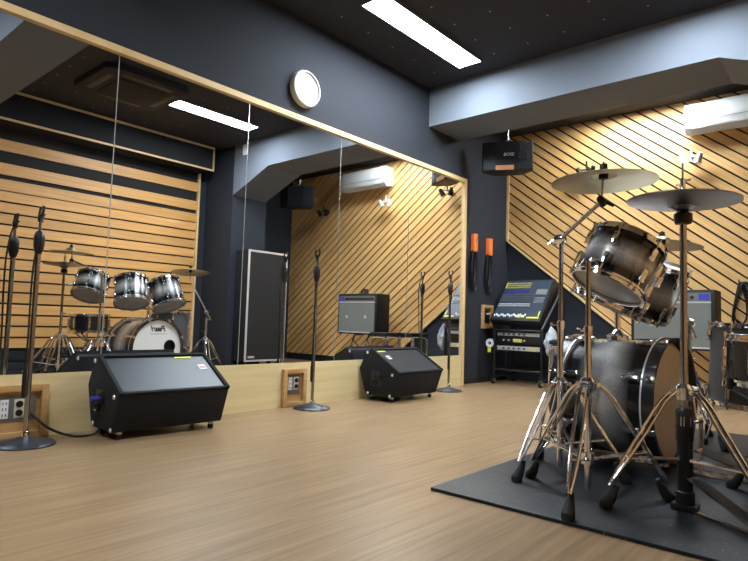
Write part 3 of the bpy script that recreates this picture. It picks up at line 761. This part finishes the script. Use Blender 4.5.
MB().cyl(tp, cy+V((0, 0, .075)), .004, n=8).build('cymbal_rod', STEEL, t)
MB().lathe([(.005, .0), (.017, .002), (.018, .028), (.006, .030)], 16, Matrix.Translation(cy+V((0, 0, .006)))).build('felt_sleeve', BLACK, t)
MB().lathe([(.004, 0), (.015, .0), (.014, .018), (.004, .02)], 16, Matrix.Translation(cy+V((0, 0, .0475)))).build('wing_nut', BLACK, t)
cymbal('crash_cymbal', 'bronze crash cymbal on the boom stand, left of the hi-hat', (2.43, 2.20, 1.175), (R_(0), R_(-1), 0), .19, BRONZE)
# stand B : tom stand
SB = (2.396, 2.140)
t = thing('tom_stand', 'chrome tripod stand holding the nearest rack tom', 'tom stand', (*SB, MZ), group='tripod drum stands')
tripod(t, .29, (-81, 159, 39), .405, .14, .0125, .60)
MB().cyl((0, 0, .58), (0, 0, .86), .0095).build('upper_tube', STEEL, t); clampnut(t, .60, 150)
MB().tube([(0, 0, .85), (0, .03, .868), (.003, .095, .868)], .008, 10).build('tom_arm', CHROME, t)
# hi-hat
SH = (2.690, 2.250)
t = thing('hi_hat_stand', 'hi-hat stand with a thick black lower tube, nearest the right edge', 'cymbal stand', (*SH, MZ), group='tripod drum stands')
tripod(t, .275, (-138, -18, 102), .40, .17, .013, .60, STEEL)
MB().lathe([(.014, .02), (.030, .022), (.030, .06), (.025, .065), (.025, .23), (.028, .235), (.028, .27), (.030, .275), (.030, .335), (.024, .345), (.014, .345)], 24, closed=True).build('lower_sleeve', BLACK, t)
MB().cyl((0, 0, .58), (0, 0, 1.0), .0115).build('upper_tube', STEEL, t); clampnut(t, .30, 20, .03)
MB().cyl((0, 0, 1.0), (0, 0, 1.205), .0035, n=8).build('pull_rod', STEEL, t)
MB().lathe([(.004, .985), (.026, .987), (.030, 1.0), (.030, 1.022), (.020, 1.028), (.004, 1.028)], 20, closed=True).build('lower_cup', BLACK, t)
MB().lathe([(.0038, 1.102), (.012, 1.104), (.009, 1.115), (.009, 1.15), (.0038, 1.152)], 14, closed=True).cyl((.008, 0, 1.14), (.026, 0, 1.143), .004, n=8).cyl((-.008, 0, 1.125), (-.022, 0, 1.128), .004, n=8).build('clutch', CHROME, t)
fb = MB(); fb.strap((.028, -.018, .115), (.25, -.155, .022), .05, .008, (.53, .85, 0)).build('footboard', STEEL, t)
MB().box(-.04, .04, -.03, .03, 0, .022, .004).build('base_block', BLACK, t)
MB().strap((.03, -.019, .006), (.27, -.167, .004), .02, .005, (.53, .85, 0)).build('base_plate', STEEL, t)
cymbal('hi_hat_cymbal', 'lower hi-hat cymbal, turned bell down on the hi-hat stand', (*SH, 1.078), (R_(-1), R_(1.5), 0), .183, DBRONZE, .018, .018, True)
cymbal('hi_hat_cymbal', 'upper hi-hat cymbal, held by the clutch on the rod', (*SH, 1.083), (R_(-1), R_(1.5), 0), .183, DBRONZE, .014, .014)
# ride stand
SR = (2.40, 3.65)
t = thing('cymbal_boom_stand', 'chrome boom stand behind the bass drum, reflected before the navy pillar', 'cymbal stand', (*SR, MZ), group='tripod drum stands')
tripod(t, .26, (80, 200, 320), .36, .13, .0125, .58)
MB().cyl((0, 0, .56), (0, 0, .66), .0095).build('upper_tube', STEEL, t); clampnut(t, .58, 90); clampnut(t, .45, 300)
jt = V((0, 0, .66)); cy = V((-.07, -.27, 1.085-MZ)); tp = cy-V((0, 0, .07))
MB().lathe([(0, -.025), (.018, -.022), (.021, 0), (.018, .022), (0, .025)], 16, Matrix.Translation(jt) @ Matrix.Rotation(R_(90), 4, 'Y')).build('boom_joint', CHROME, t)
MB().tube([jt-(tp-jt)*.25, jt, tp], .0065, 10).build('boom_arm', CHROME, t)
MB().cyl(tp, cy+V((0, 0, .075)), .004, n=8).build('cymbal_rod', STEEL, t)
MB().lathe([(.0045, 0), (.017, .002), (.018, .026), (.006, .028)], 16, Matrix.Translation(cy+V((0, 0, .0)))).build('felt_sleeve', BLACK, t)
MB().lathe([(.0045, 0), (.016, .0), (.014, .02), (.0045, .022)], 16, Matrix.Translation(cy+V((0, 0, .048)))).build('wing_nut', BLACK, t)
cymbal('ride_cymbal', 'bronze cymbal behind the rack toms, partly hidden by the hi-hat pole', (SR[0]-.07, SR[1]-.27, 1.085), (R_(-3), R_(6), 0), .20, BRONZE)
# snare stand
t = thing('snare_stand', 'chrome snare stand with basket arms under the black snare drum', 'snare stand', (*SN, MZ), group='tripod drum stands')
tripod(t, .20, (155, 275, 35), .24, .10, .012, .30)
MB().cyl((0, 0, .29), (0, 0, .345), .009).build('upper_tube', STEEL, t); clampnut(t, .30, 250)
for a in (100, 220, 340):
    c, s = math.cos(R_(a)), math.sin(R_(a))
    am = MB().tube([(.0, .0, .335), (.06*c, .06*s, .335), (.165*c, .165*s, .395), (.192*c, .192*s, .405), (.196*c, .196*s, .435)], .007, 8).build('basket_arm', CHROME, t)
    MB().cyl((.194*c, .194*s, .40), (.196*c, .196*s, .442), .010).build('rubber_grip', RUBBER, am)
# bass pedal
t = thing('bass_drum_pedal', 'steel bass drum pedal behind the bass drum', 'pedal', (2.60, 2.86, MZ), (0, 0, R_(-5)))
MB().box(-.03, .30, -.05, .05, .0, .008, .002).build('base_plate', STEEL, t)
MB().strap((.0, 0, .10), (.28, 0, .022), .085, .007, (0, 1, 0)).build('footboard', STEEL, t)
MB().tube([(-.005, -.07, .01), (-.005, -.07, .22)], .009, 8).tube([(-.005, .07, .01), (-.005, .07, .22)], .009, 8).tube([(-.005, -.08, .215), (-.005, .08, .215)], .008, 8).build('pedal_frame', CHROME, t)
bt = MB().tube([(0, 0, .215), (-.015, 0, .33)], .004, 8).build('beater', CHROME, t); MB().lathe([(0, -.03), (.022, -.026), (.026, 0), (.022, .026), (0, .03)], 16, Matrix.Translation((-.018, 0, .345)) @ Matrix.Rotation(R_(90), 4, 'Y')).build('beater_felt', CREAM, bt)
# throne
t = thing('drum_throne', 'round black drum stool behind the drums, seen only in the mirror', 'stool', (3.40, 2.80, MZ), group=None)
MB().lathe([(0, .40), (.14, .40), (.16, .415), (.165, .45), (.15, .475), (0, .482)], 32).build('seat', VINYL, t)
tripod(t, .21, (20, 140, 260), .24, .10, .013, .40)

# ------------------------------------------------------------------ camera, world, view
cam = bpy.data.cameras.new('camera'); co = bpy.data.objects.new('camera', cam); C.objects.link(co)
Xr = V((0.75696585, -0.02391336, -0.65301673)); Yr = V((0.65276823, 0.07345804, 0.75398777)); Ur = V((0.02993895, -0.99701157, 0.07121511))
right = V((Xr[0], Yr[0], Ur[0])); down = V((Xr[1], Yr[1], Ur[1])); fwd = V((Xr[2], Yr[2], Ur[2]))
M = Matrix.Identity(4)
for i in range(3): M[i][0] = right[i]; M[i][1] = -down[i]; M[i][2] = -fwd[i]
M[0][3], M[1][3], M[2][3] = 3.20, 0.0, .62
co.matrix_world = M
cam.sensor_width = 36; cam.lens = 581/748*36; cam.clip_start = .02
bpy.context.scene.camera = co
w = bpy.data.worlds.new('world'); bpy.context.scene.world = w; w.use_nodes = True
w.node_tree.nodes['Background'].inputs[0].default_value = (.02, .022, .03, 1); w.node_tree.nodes['Background'].inputs[1].default_value = 1
sc = bpy.context.scene
sc.view_settings.view_transform = 'Standard'; sc.view_settings.look = 'None'; sc.view_settings.gamma = 1; sc.view_settings.use_curve_mapping = False
sc.view_settings.exposure = 0.0
sc.cycles.max_bounces = 10; sc.cycles.glossy_bounces = 6
sc.cycles.use_denoising = True
